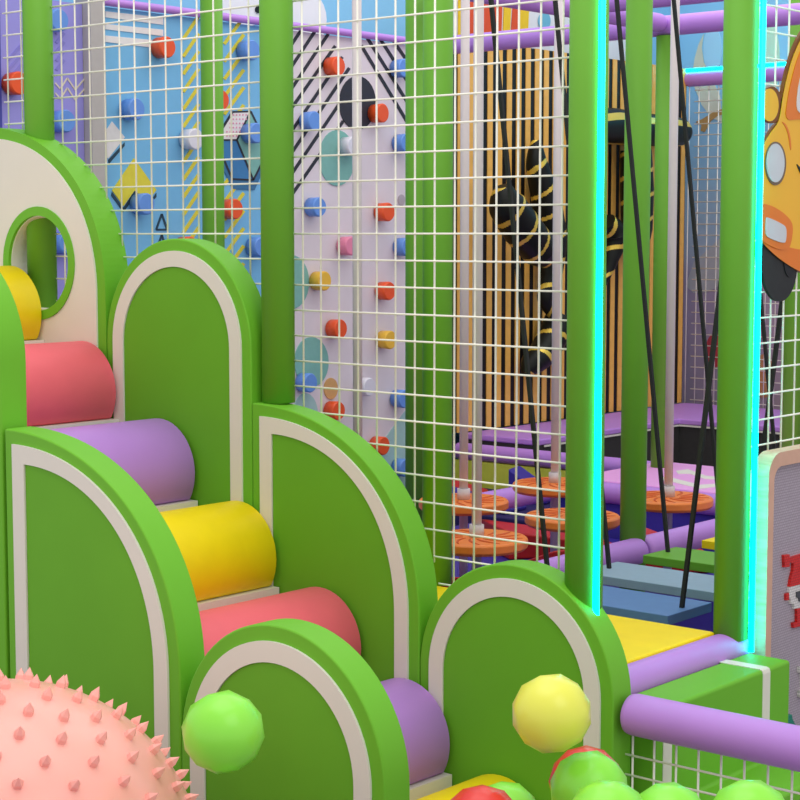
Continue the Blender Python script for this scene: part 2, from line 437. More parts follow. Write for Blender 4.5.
strip(o, (-7.02, 11.47, 3.118), (-3.0, 11.47, 3.118), .013, 8)

# ================================================================ climbing wall
XC = -7.0
BLUEW = mat('sky_blue_panel', (122, 188, 232), .55, .03, 8); PERI = mat('periwinkle_panel', (158, 152, 228), .55, .03, 6)
PERI2 = mat('periwinkle_stripe', (142, 136, 216), .55, .02); WP = mat('pale_lilac_white_panel', (226, 216, 224), .55, .02, 8)
YH = mat('yellow_print', (226, 212, 70), .5); DK = mat('slate_black_print', (52, 52, 62), .5); TEAL = mat('teal_print', (128, 184, 176), .5)
TEAL2 = mat('pale_teal_print', (170, 206, 206), .5); TAN = mat('tan_print', (214, 168, 110), .5); NV = mat('navy_print', (44, 70, 90), .5)
DB = mat('mid_blue_print', (66, 128, 184), .5); WPR = mat('white_print', (236, 232, 232), .5); PDOT = mat('pink_dot_print', (232, 160, 186), .5)
GREYS = mat('grey_spot_print', (180, 170, 178), .5)
def seg(m, a, b, w, mt, X=XC, th=.004):
    (x1, y1), (x2, y2) = a, b; l = math.hypot(x2-x1, y2-y1); nx, ny = -(y2-y1)/l*w/2, (x2-x1)/l*w/2
    decal(m, [(x1+nx, y1+ny), (x2+nx, y2+ny), (x2-nx, y2-ny), (x1-nx, y1-ny)], mt, X, th)
CG = 'climbing wall panels'
m = MB(); m.box((XC-.08, 5.24, .0), (XC, 5.742, 3.045), PERI)
for i in range(5): seg(m, (8, 60+i*10), (22, 44+i*10), 3, PERI2); seg(m, (56, 70-i*9), (64, 60-i*9), 3, PERI2)
for dy in (0, 10):
    z = [(55, 83+dy), (60, 89+dy), (67, 78+dy), (75, 90+dy), (84, 79+dy)]
    for a, b in zip(z, z[1:]): seg(m, a, b, 1.3, mat('cream_print', (226, 214, 196), .5))
tag(m.build('climbing_wall'), 'periwinkle climbing panel with a zigzag print at the far left', 'climbing wall', CG)
m = MB(); m.box((-7.08, 3.2, 0), (-6.99, 5.235, 3.4), mat('indigo_panel', (72, 76, 166), .55, .03)); tag(m.build('side_panel'), 'plain indigo panel at the extreme left edge', 'panel')
# blue panel
m = MB(); m.box((XC-.08, 5.842, .0), (XC, 7.10, 3.045), BLUEW)
for q in ([(105, 11.3), (162.8, 17.7), (162.8, 24.8), (105, 17.3)], [(105, 24), (162.8, 29.7), (162.8, 36), (105, 29.3)], [(105, 35.5), (152, 40), (152, 47.5), (105, 42)]): decal(m, q, WPR, XC, .004)
decal(m, [(105.7, 130.5), (111.7, 121.5), (124.5, 137.3), (108, 158.3), (105.7, 157)], WPR, XC, .004)
decal(m, [(108, 160), (124.2, 142.5), (124.2, 145.8), (108.7, 163.8)], NV, XC, .004)
decal(m, [(111.7, 192), (123, 208), (123, 212), (111, 195.5)], NV, XC, .004); decal(m, [(123, 208), (135, 190), (137, 193), (124, 211)], NV, XC, .004)
decal(m, [(151, 200), (156, 193), (156, 197), (153, 200)], NV, XC, .004)
decal(m, [(111.7, 190.5), (133.5, 158.3), (134, 190.5), (123, 206)], YH, XC, .005); decal(m, [(133.5, 158.3), (156, 190), (147, 201), (134, 190.5)], YH, XC, .005)
for dy in (0, 21):
    t = [(161.5, 214+dy), (156, 229.5+dy), (167, 229.5+dy)]
    for a, b in zip(t, t[1:]+t[:1]): seg(m, a, b, 1.8, NV)
for i in range(13):
    y = 25+17.6*i; seg(m, (183, y+14), (198.5, y-9), 3.2, YH)
for i in range(15):
    y = 28+17.6*i; seg(m, (224, y+16), (243.5, y-11), 3.2, YH)
hexa = [(224.7, 125), (232, 112), (250, 111.5), (262, 136), (262, 160), (252.5, 180), (231.5, 179), (222, 156)]
decal(m, [(224, 160), (231.5, 179), (252.5, 180), (262, 163), (262, 172), (254, 190), (232, 189), (222, 168)], mat('shadow_blue_print', (64, 116, 160), .5), XC, .0055)
decal(m, [(222, 140), (236, 140), (252.5, 180), (231.5, 179), (222, 158)], DB, XC, .006)
decal(m, [(236, 140), (250, 113), (262, 136), (262, 160), (252.5, 180)], TEAL, XC, .006)
decal(m, [(222, 128), (232, 112), (249.5, 111.5), (236, 140), (222, 140)], WPR, XC, .0065)
for i in range(6):
    for j in range(8):
        px = 226+3.2*j; py = 115+4.2*i
        if px-226 > (i*-1.0)+ (115-112) and px < 248-2.2*i and px > 231-1.6*i: seg(m, (px-.6, py), (px+.6, py), 1.6, PDOT, XC, .009)
for a, b in (((222, 128), (232, 112)), ((232, 112), (250, 111.5)), ((250, 111.5), (257, 126)), ((249.5, 111.5), (236, 140)), ((236, 140), (222, 140)), ((236, 140), (252.5, 180)), ((252.5, 180), (262, 161)), ((252.5, 180), (231.5, 179)), ((231.5, 179), (222, 157))): seg(m, a, b, 1.7, DK, XC, .008)
tag(m.build('climbing_wall'), 'sky blue climbing panel with yellow hatching, diamonds and a hexagon print', 'climbing wall', CG)
# white panel
m = MB(); m.box((XC-.08, 7.105, .0), (XC, 8.36, 3.045), WP)
for a, b in (((290, 46.6), (302, 28.5)), ((290, 68.6), (316.6, 28.5)), ((290, 90.6), (328, 34)), ((290, 110), (335, 46)), ((290, 133), (342, 57)), ((290, 155), (349, 68)), ((290, 176), (343, 98)), ((290, 197), (343, 121)),
             ((361, 45.5), (407, 122)), ((364.5, 34), (407, 102)), ((378, 36), (407, 81)), ((391, 38), (407, 61))): seg(m, a, b, 3.0, DK)
for i, (c, mt, th) in enumerate(((ell(357, 103, 18.3, 27), DK, .006), (ell(336.5, 158, 17.8, 28), TEAL, .006), (ell(291, 282, 17.5, 27), TEAL, .006), (ell(311, 362, 17, 25), TEAL, .006),
              (ell(305, 415, 12.5, 22), TEAL2, .005), (ell(330.3, 388.5, 6.8, 10.7), TAN, .007), (ell(401, 200, 3.4, 5.5), GREYS, .006))): decal(m, c, mt, XC, th)
decal(m, [(376, 450), (407, 408), (407, 490), (385, 480)], TEAL2, XC, .004)
tag(m.build('climbing_wall'), 'pale lilac climbing panel with black diagonal lines and coloured circles', 'climbing wall', CG)
m = MB(); m.box((-7.06, 5.745, 0), (-6.94, 5.838, 3.2), mat('grey_column_paint', (186, 180, 178), .5, .02)); tag(m.build('wall_pillar'), 'slim grey pillar between the periwinkle and the blue climbing panel', 'pillar')
# holds
HO = mat('orange_red_hold_plastic', (240, 88, 36), .4, .03, 20, .5); HB = mat('blue_hold_plastic', (104, 152, 230), .4, .03, 20, .5)
HW = mat('white_hold_plastic', (226, 224, 236), .4, .02, 20, .5); HY = mat('yellow_hold_plastic', (240, 190, 62), .4, .03, 20, .5); HP = mat('pink_hold_plastic', (238, 140, 172), .4, .03, 20, .5)
def hold(px, py, mt, label, r=.056, d=.085):
    p = onX(px+3.2, py, XC+d); m = MB(); tl = random.uniform(-.012, .012)
    x0 = XC+.0095
    n = 20; secs = [(x0, r*.96), (p.x-.008+tl*.3, r), (p.x, r-.006)]
    m.tube([(s[0], p.y, p.z) for s in secs], [s[1] for s in secs], mt, n)
    tag(m.build('climbing_hold'), label, 'climbing hold', 'round climbing holds')
for h in [
    (17, 83, HO, 'orange red hold on the periwinkle panel, left of the first green post'),
    (64, 121, HB, 'blue hold on the periwinkle panel below the zigzag print'),
    (57, 20, HB, 'blue hold high on the periwinkle panel beside the first green post'),
    (65, 243, HB, 'blue hold on the periwinkle panel seen through the round porthole'),
    (165, 47, HO, 'orange red hold at the end of the white stripes on the blue panel'),
    (134, 109, HB, 'blue hold on the blue panel above the yellow double diamond'),
    (193, 139, HW, 'white hold on the yellow hatching of the blue panel'),
    (144, 204, HB, 'blue hold on the lower edge of the yellow double diamond'),
    (188, 247, HO, 'orange red hold just above the top of the upper arch panel'),
    (250, 50, HB, 'blue hold on the blue panel above the hexagon print'),
    (254, 133, HB, 'blue hold on the hexagon print'),
    (219, 100, HO, 'orange red hold half behind the slim green post, left of the hexagon'),
    (233, 209, HO, 'orange red hold on the yellow hatching below the hexagon'),
    (259, 247, HB, 'lowest blue hold of the blue panel, half behind the middle post'),
    (336, 66, HO, 'orange red hold on the black diagonal lines near the top of the lilac panel'),
    (380, 113, HO, 'orange red hold at the right side of the black circle'),
    (312, 121, HB, 'blue hold on the black diagonal lines of the lilac panel'),
    (402, 68, HB, 'blue hold high at the right edge of the lilac panel'),
    (404, 143, HB, 'blue hold at the right edge of the lilac panel, level with the teal circle'),
    (317, 207, HB, 'blue hold below the upper teal circle'),
    (386, 212, HO, 'orange red hold beside the small grey spot on the lilac panel'),
    (349, 246, HP, 'pink hold, the only one on the climbing wall'),
    (351, 146, HW, 'white hold at the edge of the teal circle, by the pale pole'),
    (405, 247, HB, 'blue hold at the right edge of the lilac panel, level with the pink hold'),
    (322, 281, HY, 'yellow hold on the left half of the lilac panel'),
    (387, 291, HO, 'orange red hold directly above the right hand yellow hold'),
    (338, 329, HO, 'orange red hold right above the big lower teal circle'),
    (388, 340, HY, 'yellow hold on the right half of the lilac panel'),
    (308, 383, HB, 'blue hold overlapping the big lower teal circle'),
    (367, 387, HW, 'white hold in the lower middle of the lilac panel'),
    (402, 399, HB, 'blue hold above the pale teal triangle at the right edge'),
    (336, 411, HO, 'orange red hold below the tan spot'),
    (381, 446, HO, 'orange red hold at the tip of the pale teal triangle'),
    (403, 468, HB, 'lowest blue hold of the lilac panel, on the pale teal triangle')]:
    hold(*h)

# ================================================================ black and gold wall
o = empty('striped_wall', (-7.05, 10.2, .6), 'black wall with vertical gold slats', 'wall panel')
m = MB(); m.box((-7.08, 8.42, .636), (-7.02, 11.49, 3.13), BLACK); m.build('backing_board', o)
m = MB(); y = 8.45
while y < 11.44: m.box((-7.02, y, .636), (-7.014, y+.052, 3.13), GOLD); y += .1025
m.build('gold_slats', o)['label'] = 'row of vertical gold slats'
BG = 'black and gold twisted tubes on the striped wall'
def twist(pts, rs, label, per=.17, X=-6.90, depth=None, mode='ring'):
    P = [onX(a, b, X if depth is None else depth[i]) for i, (a, b) in enumerate(pts)]
    # resample with catmull
    out = []; ro = []
    for i in range(len(P)-1):
        p0 = P[max(i-1, 0)]; p1 = P[i]; p2 = P[i+1]; p3 = P[min(i+2, len(P)-1)]
        for k in range(40):
            t = k/40; out.append(.5*((2*p1)+(p2-p0)*t+(2*p0-5*p1+4*p2-p3)*t*t+(3*p1-p0-3*p2+p3)*t**3)); ro.append(rs[i]+(rs[i+1]-rs[i])*t)
    out.append(P[-1]); ro.append(rs[-1])
    L = [0]
    for a, b in zip(out, out[1:]): L.append(L[-1]+(b-a).length)
    n = 40
    def mf(i, k):
        if mode == 'long':
            a = k/n
            return GOLDM if .85 < a < .93 or .19 < a < .23 else GLOSSB
        ph = (L[i]/per - k/n) % 1.0
        return GOLDM if ph < .17 else GLOSSB
    m = MB(); m.tube(out, [max(a, .004) for a in ro], GLOSSB, n, True, True, mf)
    tag(m.build('twisted_tube'), label, 'wall ornament', BG)
twist([(536, 140), (537, 165), (546, 200), (552, 240), (550, 275), (545, 300), (556, 322)], [.03, .075, .10, .10, .08, .05, .01], 'upper black tube with gold rings curling down behind the pale pole')
twist([(503, 186), (507, 205), (522, 228), (540, 250), (548, 262)], [.05, .12, .13, .12, .05], 'short thick black tube with gold rings, left of the pale pole', .17, -6.72)
twist([(560, 322), (545, 350), (532, 364), (524, 374)], [.11, .10, .08, .02], 'black gold edged claw pointing down left, lowest on the striped wall', .2)
twist([(588, 128), (610, 126), (640, 130), (665, 131), (680, 132), (687, 132)], [.11, .125, .12, .115, .10, .04], 'horizontal black tube with gold bands ending beside the sky mural', .5, -6.88, None, 'long')
twist([(636, 150), (637, 190), (637, 230), (637, 262)], [.11, .12, .11, .05], 'upright black tube with gold bands half hidden by a green post', .17, -6.87)
twist([(606, 222), (614, 236), (610, 260), (603, 288)], [.07, .10, .06, .01], 'black claw with gold edge just right of the cyan lit post', .2)

# ================================================================ platforms, pit
def pad(a, b, mt, name, label, cat, bevel=.01, group=None):
    m = MB(); m.box(a, b, mt); return tag(m.build(name, bevel=bevel), label, cat, group)
pad((-4.25, 4.06, .54), (-2.775, 4.765, .662), YELLOW, 'yellow_platform', 'yellow padded platform below the blue hanging plank', 'platform')
pad((-4.20, 4.08, 0), (-2.82, 4.76, .539), NAVY, 'platform_base', 'dark indigo base under the yellow platform', 'platform', .004)
# ledge before the striped wall
o = empty('purple_ledge', (-6.7, 9.6, 0), 'purple ledge with dark side and white edge line below the striped wall', 'platform')
m = MB(); L = [(-6.99, 8.79), (-6.40, 8.79), (-6.40, 10.45), (-2.9, 10.45), (-2.9, 11.48), (-6.99, 11.48)]
m.prism([(x, y, .595) for x, y in L], (0, 0, .04), PURPLE); m.build('padded_top', o, bevel=.012, seg=3)
m = MB(); m.prism([(x, y, .0) for x, y in [(-6.98, 8.80), (-6.41, 8.80), (-6.41, 10.46), (-2.92, 10.46), (-2.92, 11.47), (-6.98, 11.47)]], (0, 0, .594), CHAR); m.build('dark_side', o)['label'] = 'charcoal vertical side'
m = MB(); m.box((-6.402, 8.86, .583), (-6.398, 10.44, .595), WHITE); m.box((-6.402, 10.444, .583), (-2.93, 10.452, .595), WHITE); m.build('edge_line', o)['label'] = 'thin white edge line'
o = empty('pink_mat', (-4.3, 8.2, .5), 'pink padded mat with white printed strokes', 'mat')
m = MB(); m.box((-5.42, 7.76, .46), (-2.85, 8.64, .60), PINK); m.build('mat_body', o, bevel=.01)
m = MB()
for q in ([(676, 471), (688, 469.5), (706, 476), (718, 477), (718, 480), (704, 479), (690, 474), (678, 474)], [(660, 477), (672, 478), (700, 485), (716, 484), (716, 487), (700, 489), (672, 482), (660, 480)]):
    m.prism([onZ(a, b, .60) for a, b in q], (0, 0, .002), WHITE)
m.build('printed_stroke', o)['label'] = 'white curved printed strokes'
pad((-5.50, 7.70, .0), (-2.85, 7.75, .49), mat('violet_vinyl_side', (70, 60, 176), .5), 'mat_riser', 'violet riser under the pink mat', 'platform', .004)
pad((-6.98, 8.69, 0), (-5.50, 8.75, .476), LIME, 'lime_panel', 'lime green upright panel behind the orange discs', 'panel', .004)
pad((-5.95, 4.86, 0), (-3.93, 7.64, .32), INDIGO, 'pit_pad', 'thick indigo pad on the pit floor under the orange discs', 'mat', .01)
pad((-6.98, 7.80, 0), (-5.56, 8.66, .32), NAVY, 'pit_pad', 'dark indigo pad in the far corner of the pit by the lime panel', 'mat', .01)
# foam wedges in the pit
def wedge(x, y, sx, sy, h, rot, mt, label):
    m = MB()
    v = [(-sx/2, -sy/2), (sx/2, -sy/2), (sx/2, sy/2), (-sx/2, sy/2)]
    R = Matrix.Rotation(rot, 3, 'Z')
    top = [(-sx/2, -sy/2, h), (sx/2, -sy/2, h*.25), (sx/2, sy/2, h*.25), (-sx/2, sy/2, h)]
    vs = [R @ Vector((a, b, 0)) for a, b in v]+[R @ Vector(t) for t in top]
    m.add([a+Vector((x, y, .3205)) for a in vs], [(0, 3, 2, 1), (4, 5, 6, 7), (0, 1, 5, 4), (1, 2, 6, 5), (2, 3, 7, 6), (3, 0, 4, 7)], mt)
    tag(m.build('foam_wedge', bevel=.01), label, 'foam wedge', 'foam wedges in the pit')
wedge(-6.60, 8.25, .34, .24, .13, .5, REDV, 'red foam wedge far back beside the nearer pale poles')
wedge(-6.15, 8.40, .24, .20, .20, .3, INDIGO, 'small blue foam wedge below the lime panel')
wedge(-6.25, 7.98, .55, .24, .10, .1, INDIGO, 'long blue foam wedge behind the two left discs')
wedge(-5.12, 7.15, .60, .42, .14, 1.0, REDV, 'large red foam wedge below the right hand discs')
wedge(-4.45, 7.15, .40, .34, .20, .6, REDV, 'red foam wedge between the farthest disc and the one by the cyan lit post')
wedge(-4.98, 5.72, .40, .34, .16, 1.4, REDV, 'red foam wedge beside the pair of touching posts')
wedge(-4.52, 5.72, .28, .24, .18, 2.3, REDV, 'red foam wedge right under the nearest disc')
wedge(-4.60, 6.42, .42, .26, .20, 2.8, REDV, 'red foam wedge half hidden behind the cyan lit post')
wedge(-4.05, 7.40, .18, .24, .22, 1.9, INDIGO, 'blue foam wedge below the disc beside the pink mat')

# ================================================================ orange discs on poles
DZ0 = .708
def disc(x, y, label):
    o = empty('balance_disc', (x, y, .32), label, 'balance disc', 'orange balance discs on pale poles')
    m = MB(); n = 48; r = .20; pts = []
    prof = [(.0, 0), (r-.012, 0), (r, .012), (r, .038), (r-.008, .046), (.0, .046)]
    vs = []; fs = []
    for (rr, zz) in prof:
        for k in range(n):
            a = 2*math.pi*k/n; e = 1.0
            vs.append((x+max(rr, .02)*math.cos(a)*e, y+max(rr, .02)*math.sin(a)*e, DZ0-.022+zz))
    for i in range(len(prof)-1):
        for k in range(n): fs.append((i*n+k, i*n+(k+1) % n, (i+1)*n+(k+1) % n, (i+1)*n+k))
    m.add(vs, fs, ORANGED); m.build('disc', o, bevel=.003)
    m = MB()
    for q in range(14):      # raised swirling grip ridges
        a0 = 2*math.pi*q/14; path = []
        for k in range(7):
            rr = .055+.125*k/6; a = a0+.5*k/6; path.append((x+rr*math.cos(a), y+rr*math.sin(a), DZ0+.023))
        m.tube(path, [.003, .005, .006, .006, .006, .005, .003], mat('dark_orange_grip', (206, 92, 36), .5), 6)
    m.build('grip_ridges', o)
    m = MB(); m.tube([(x, y, .321), (x, y, 3.4)], .0195, GREYP, 20); m.build('pole', o)['label'] = 'pale grey pole'
    m = MB(); m.tube([(x, y, DZ0+.023), (x, y, DZ0+.072)], .029, GREYP, 20); m.build('collar', o)['label'] = 'pale grey collar'
disc(-4.170, 5.33, 'nearest orange disc seen through the net, just above the lowest rear arch')
disc(-4.815, 6.06, 'orange disc behind the nearest one, left of the black rope')
disc(-4.20, 6.02, 'orange disc cut in two by the cyan lit post')
disc(-4.82, 6.76, 'farthest orange disc seen through the net, in front of the lime panel')
disc(-4.168, 6.72, 'orange disc in front of the pink mat')
disc(-4.79, 5.33, 'orange disc whose pole crosses the lilac climbing panel')

# ================================================================ hanging planks
def plank(y0, y1, mt, ms, label, xl=-3.64, z=.658):
    o = empty('hanging_plank', (-3.36, (y0+y1)/2, z), label, 'hanging plank', 'hanging planks')
    m = MB(); m.box((-3.685, y0, z-.034), (-3.022, y1, z), mt); m.build('plank', o, bevel=.003)
    yc = (y0+y1)/2; zt = 3.4
    for s, xb, xt in ((0, xl, -3.985-(xl+3.64)*-.6), (1, -3.055, -2.73)):
        d = Vector((xt-xb, 0, zt-z)).normalized(); w = Vector((.010, 0, 0))
        m = MB(); A = Vector((xb, yc, z-.002)); B = Vector((xt, yc, zt))
        m.tube([A, B], .0095, ROPE, 4, True, False); m.build('rope', o)['label'] = 'black webbing rope'
plank(4.88, 5.16, BLUEM, NAVYS, 'steel blue hanging plank nearest the yellow platform', -3.60)
plank(5.31, 5.58, PALEB, NAVYS, 'pale blue grey hanging plank behind the steel blue one', -3.63)
plank(5.76, 6.0, GREENP, NAVYS, 'green hanging plank between the two purple rails', -3.645)
plank(6.20, 6.46, YELLOW, NAVYS, 'yellow hanging plank, farthest of the planks', -3.665)
plank(6.66, 6.92, BLUEM, NAVYS, 'hanging plank hidden behind the cyan lit post, only its ropes showing')

# ================================================================ green steps lower right
o = empty('entry_steps', (-2.5, 4.4, 0), 'green foam step block with white stripes beside the purple rail', 'steps')
prof = [(-2.69, 0), (-2.69, .60), (-2.54, .60), (-2.54, .316), (-2.34, .316), (-2.34, .03), (-2.14, .03), (-2.14, 0)]
m = MB(); m.prism([(x, 4.045, z) for x, z in prof], (0, 4.815-4.045, 0), GREEN); m.build('body', o, bevel=.012, seg=3)
for (ya, yb) in ((4.640, 4.684), (4.085, 4.130)):
    e = .002; m = MB()
    a = [(-2.689, .60), (-2.552, .60), (-2.543, .597), (-2.54, .588), (-2.54, .33), (-2.5395, .318)]
    b = [(-2.689, .60+e), (-2.551, .60+e), (-2.5415, .5985), (-2.54+e, .588), (-2.54+e, .33), (-2.5375, .318)]
    band(m, a, b, ya, yb, WHITE); m.build('stripe', o)['label'] = 'white stripe over the edge'
m.mats
# ================================================================ block board
def board_mat(name, rgb):
    mm = bpy.data.materials.new(name); mm.use_nodes = True; nt = mm.node_tree; b = nt.nodes['Principled BSDF']
    tc = nt.nodes.new('ShaderNodeTexCoord'); mp = nt.nodes.new('ShaderNodeMapping'); mp.inputs['Rotation'].default_value = (math.radians(90), 0, math.radians(90))
    sep = nt.nodes.new('ShaderNodeSeparateXYZ'); nt.links.new(tc.outputs['Object'], sep.inputs[0])
    cb = nt.nodes.new('ShaderNodeCombineXYZ'); nt.links.new(sep.outputs['Y'], cb.inputs[0]); nt.links.new(sep.outputs['Z'], cb.inputs[1])
    br = nt.nodes.new('ShaderNodeTexBrick'); br.offset = .5; br.inputs['Scale'].default_value = 1
    br.inputs['Brick Width'].default_value = .0115; br.inputs['Row Height'].default_value = .0086; br.inputs['Mortar Size'].default_value = .0012
    c = lin(rgb); br.inputs['Color1'].default_value = c; br.inputs['Color2'].default_value = tuple(v*.9 for v in c[:3])+(1,); br.inputs['Mortar'].default_value = tuple(v*.62 for v in c[:3])+(1,)
    nt.links.new(cb.outputs[0], br.inputs['Vector']); nt.links.new(br.outputs['Color'], b.inputs['Base Color'])
    bp = nt.nodes.new('ShaderNodeBump'); bp.inputs['Strength'].default_value = .5; bp.inputs['Distance'].default_value = .003
    nt.links.new(br.outputs['Fac'], bp.inputs['Height']); bp.invert = True; nt.links.new(bp.outputs['Normal'], b.inputs['Normal'])
    b.inputs['Roughness'].default_value = .4
    return mm
def wood_mat():
    mm = bpy.data.materials.new('pale_wood'); mm.use_nodes = True; nt = mm.node_tree; b = nt.nodes['Principled BSDF']
    tc = nt.nodes.new('ShaderNodeTexCoord'); mp = nt.nodes.new('ShaderNodeMapping'); mp.inputs['Scale'].default_value = (6, 3, 34)
    nt.links.new(tc.outputs['Object'], mp.inputs[0]); n = nt.nodes.new('ShaderNodeTexNoise'); n.inputs['Scale'].default_value = 1.6; n.inputs['Detail'].default_value = 6; n.inputs['Distortion'].default_value = .6
    nt.links.new(mp.outputs[0], n.inputs['Vector']); r = nt.nodes.new('ShaderNodeValToRGB'); e = r.color_ramp.elements
    e[0].position = .3; e[0].color = lin((206, 178, 146)); e[1].position = .7; e[1].color = lin((236, 216, 186))
    nt.links.new(n.outputs['Fac'], r.inputs['Fac']); nt.links.new(r.outputs['Color'], b.inputs['Base Color']); b.inputs['Roughness'].default_value = .55
    return mm
WOOD = wood_mat(); WOODF = mat('wood_frame_front', (214, 172, 150), .5, .06, 14); BOARD = board_mat('grey_building_blocks', (184, 172, 186))
XB0, XB1 = -2.712, -2.656
bt = onX(792, 450, XB1).z; y_l = 4.866; y_r = 6.05; zb = .08
def rrect(y0, y1, z0, z1, r, n=8):
    P = []
    for cy, cz, a0 in ((y0+r, z1-r, 180), (y1-r, z1-r, 90), (y1-r, z0+r, 0), (y0+r, z0+r, -90)):
        for k in range(n+1):
            a = math.radians(a0-90*k/n); P.append((cy+r*math.cos(a), cz+r*math.sin(a)))
    return P
o = empty('block_board', (-2.68, 5.4, zb), 'wood framed board of grey building blocks with red lettering', 'board')
OUT = rrect(y_l, y_r, zb, bt, .075); INN = rrect(y_l+.036, y_r-.036, zb+.036, bt-.045, .045)
m = MB(); n = len(OUT)
vs = [(XB1, y, z) for y, z in OUT]+[(XB1, y, z) for y, z in INN]+[(XB0, y, z) for y, z in OUT]+[(XB0, y, z) for y, z in INN]
for k in range(n):
    j = (k+1) % n
    m.add([vs[k], vs[j], vs[n+j], vs[n+k]], [(0, 1, 2, 3)], WOODF); m.add([vs[2*n+k], vs[3*n+k], vs[3*n+j], vs[2*n+j]], [(0, 1, 2, 3)], WOOD)
    m.add([vs[k], vs[2*n+k], vs[2*n+j], vs[j]], [(0, 1, 2, 3)], WOOD, True); m.add([vs[n+k], vs[n+j], vs[3*n+j], vs[3*n+k]], [(0, 1, 2, 3)], WOODF)
m.build('wood_frame', o)['label'] = 'pale wooden frame with rounded corners'
XF = XB1-.022
m = MB(); m.prism([(XB0+.01, y, z) for y, z in rrect(y_l+.034, y_r-.034, zb+.034, bt-.043, .045)], (XF-XB0-.01, 0, 0), BOARD); m.build('block_field', o)['label'] = 'field of small grey blocks'
RB = board_mat('red_building_blocks', (222, 34, 30)); WB = board_mat('white_building_blocks', (236, 232, 232)); KB = board_mat('dark_building_blocks', (70, 74, 80)); TB = board_mat('teal_building_blocks', (18, 146, 124))
def cells(poly, mt, name, label, th=.006):
    m = MB()
    m.prism([onX(a, b, XF) for a, b in poly], (th, 0, 0), mt); m.build(name, o)['label'] = label
cells([(781.5, 555), (787, 554), (787, 557.5), (815, 549), (815, 580), (787, 586.5), (788.5, 578), (790.5, 570), (791, 563), (787, 562), (787, 566.5), (782, 567)], RB, 'letter_block', 'red block lettering', .010)
cells([(787, 586.5), (815, 580), (815, 605), (792, 608.5), (792, 603.5), (788.5, 603.5), (788.5, 598), (787, 598)], WB, 'letter_block', 'white block lettering', .008)
cells([(793.5, 591.5), (815, 586), (815, 600), (796, 601), (796, 597.5), (793.5, 597)], KB, 'letter_block', 'dark block lettering', .012)
cells([(798, 566), (802, 565), (802, 570.5), (798, 571.5)], KB, 'letter_block', 'dark block lettering', .014)
cells([(784, 593.5), (787, 592.5), (787, 599.5), (784, 600)], RB, 'letter_block', 'red block lettering', .008)
cells([(794.5, 608.3), (799, 607.5), (799, 620), (815, 616), (815, 622), (791, 627.5), (790.5, 622.5), (794.5, 621.5)], RB, 'letter_block', 'red block lettering', .010)
cells([(797, 666.5), (815, 664), (815, 670), (801, 672), (801, 690), (815, 689), (815, 695), (797, 697), (797, 690), (799.5, 690), (799.5, 672), (797, 672.5)], WB, 'letter_block', 'white block lettering', .010)
cells([(784, 716), (789, 714), (790, 719), (792, 723), (796, 727), (784, 729)], TB, 'letter_block', 'teal block lettering', .010)

# ================================================================ car sign
CY = mat('car_yellow_print', (244, 182, 40), .35, .02, 6, .4); CO = mat('car_orange_print', (232, 122, 26), .35, .04, 8, .4); CB = mat('car_brown_outline', (124, 70, 24), .4)
CH = mat('headlight_print', (206, 206, 214), .3, .03, 10, .4); CT = mat('tyre_print', (42, 42, 44), .6, .1, 30); CG2 = mat('headlight_ring_print', (120, 96, 80), .4)
CYL = mat('car_light_yellow_print', (254, 224, 90), .35, .02, 6); CW = mat('windscreen_print', (226, 218, 220), .3, .02)
o = empty('car_sign', (-2.72, 5.3, 1.6), 'yellow cartoon car cutout sign fixed on the wire net', 'sign')
XS = -2.728
def chaikin(p, n=2):
    for _ in range(n):
        q = []
        for i in range(len(p)):
            (x1, y1), (x2, y2) = p[i], p[(i+1) % len(p)]
            q += [(.75*x1+.25*x2, .75*y1+.25*y2), (.25*x1+.75*x2, .25*y1+.75*y2)]
        p = q
    return p
def cs(name, pts, mt, off, th=.004, label=None):
    if len(pts) < 24: pts = chaikin(pts)
    m = MB(); m.prism([onX(a, b, XS+off) for a, b in pts], (th, 0, 0), mt); q = m.build(name, o)
    if label: q['label'] = label
cs('tyre', ell(777, 264, 17.5, 37.5, 36)+[], CT, -.004, .010, 'black tyre')
cs('tyre', ell(789, 260, 5.5, 17, 24), BLACK, .007, .002, 'dark wheel opening')
cs('mirror', [(x, y) for x, y in ell(769.5, 105, 10.5, 18.5, 30)], CB, .0, .008, 'brown outlined wing mirror')
cs('mirror', ell(769.3, 105, 8.8, 16.4, 30), CY, .009, .002, 'yellow mirror face')
body = [(758, 160), (762, 141), (770, 127), (776, 121), (778, 100), (782, 78), (788, 55), (796, 36), (806, 22), (830, 10), (860, 10), (860, 285), (830, 284), (812, 277), (796, 272), (780, 262), (768, 250), (760, 240), (757, 215)]
cs('body_panel', body, CB, -.002, .010, 'brown outline of the car body')
b2 = [(758, 162), (764, 143), (772, 130), (779, 122), (782, 100), (786, 80), (792, 58), (800, 40), (808, 27), (830, 15), (858, 15), (858, 272), (830, 272), (812, 266), (797, 261), (781, 254), (770, 244), (759, 232), (758, 205)]
cs('body_panel', b2, CY, .009, .002, 'yellow car body')
cs('windscreen_frame', [(784.5, 121), (787, 100), (791, 80), (797, 58), (805, 42), (830, 30), (855, 30), (855, 118), (800, 119)], CO, .0115, .002, 'orange windscreen surround')
cs('windscreen', [(796, 114), (797, 92), (801, 72), (808, 58), (830, 45), (850, 45), (850, 112), (812, 113)], CW, .014, .002, 'pale windscreen')
cs('bonnet_line', [(781, 121), (786, 124), (790, 134), (791.5, 150), (790, 150), (788.5, 136), (785, 126)], CO, .0115, .001, 'orange bonnet line')
cs('lower_body', [(757.5, 226), (766, 236), (784, 246), (800, 250), (830, 252), (858, 252), (858, 284), (830, 283), (812, 276), (797, 270.5), (782, 261), (770, 251), (760, 240)], CO, .0115, .001, 'orange lower bumper')
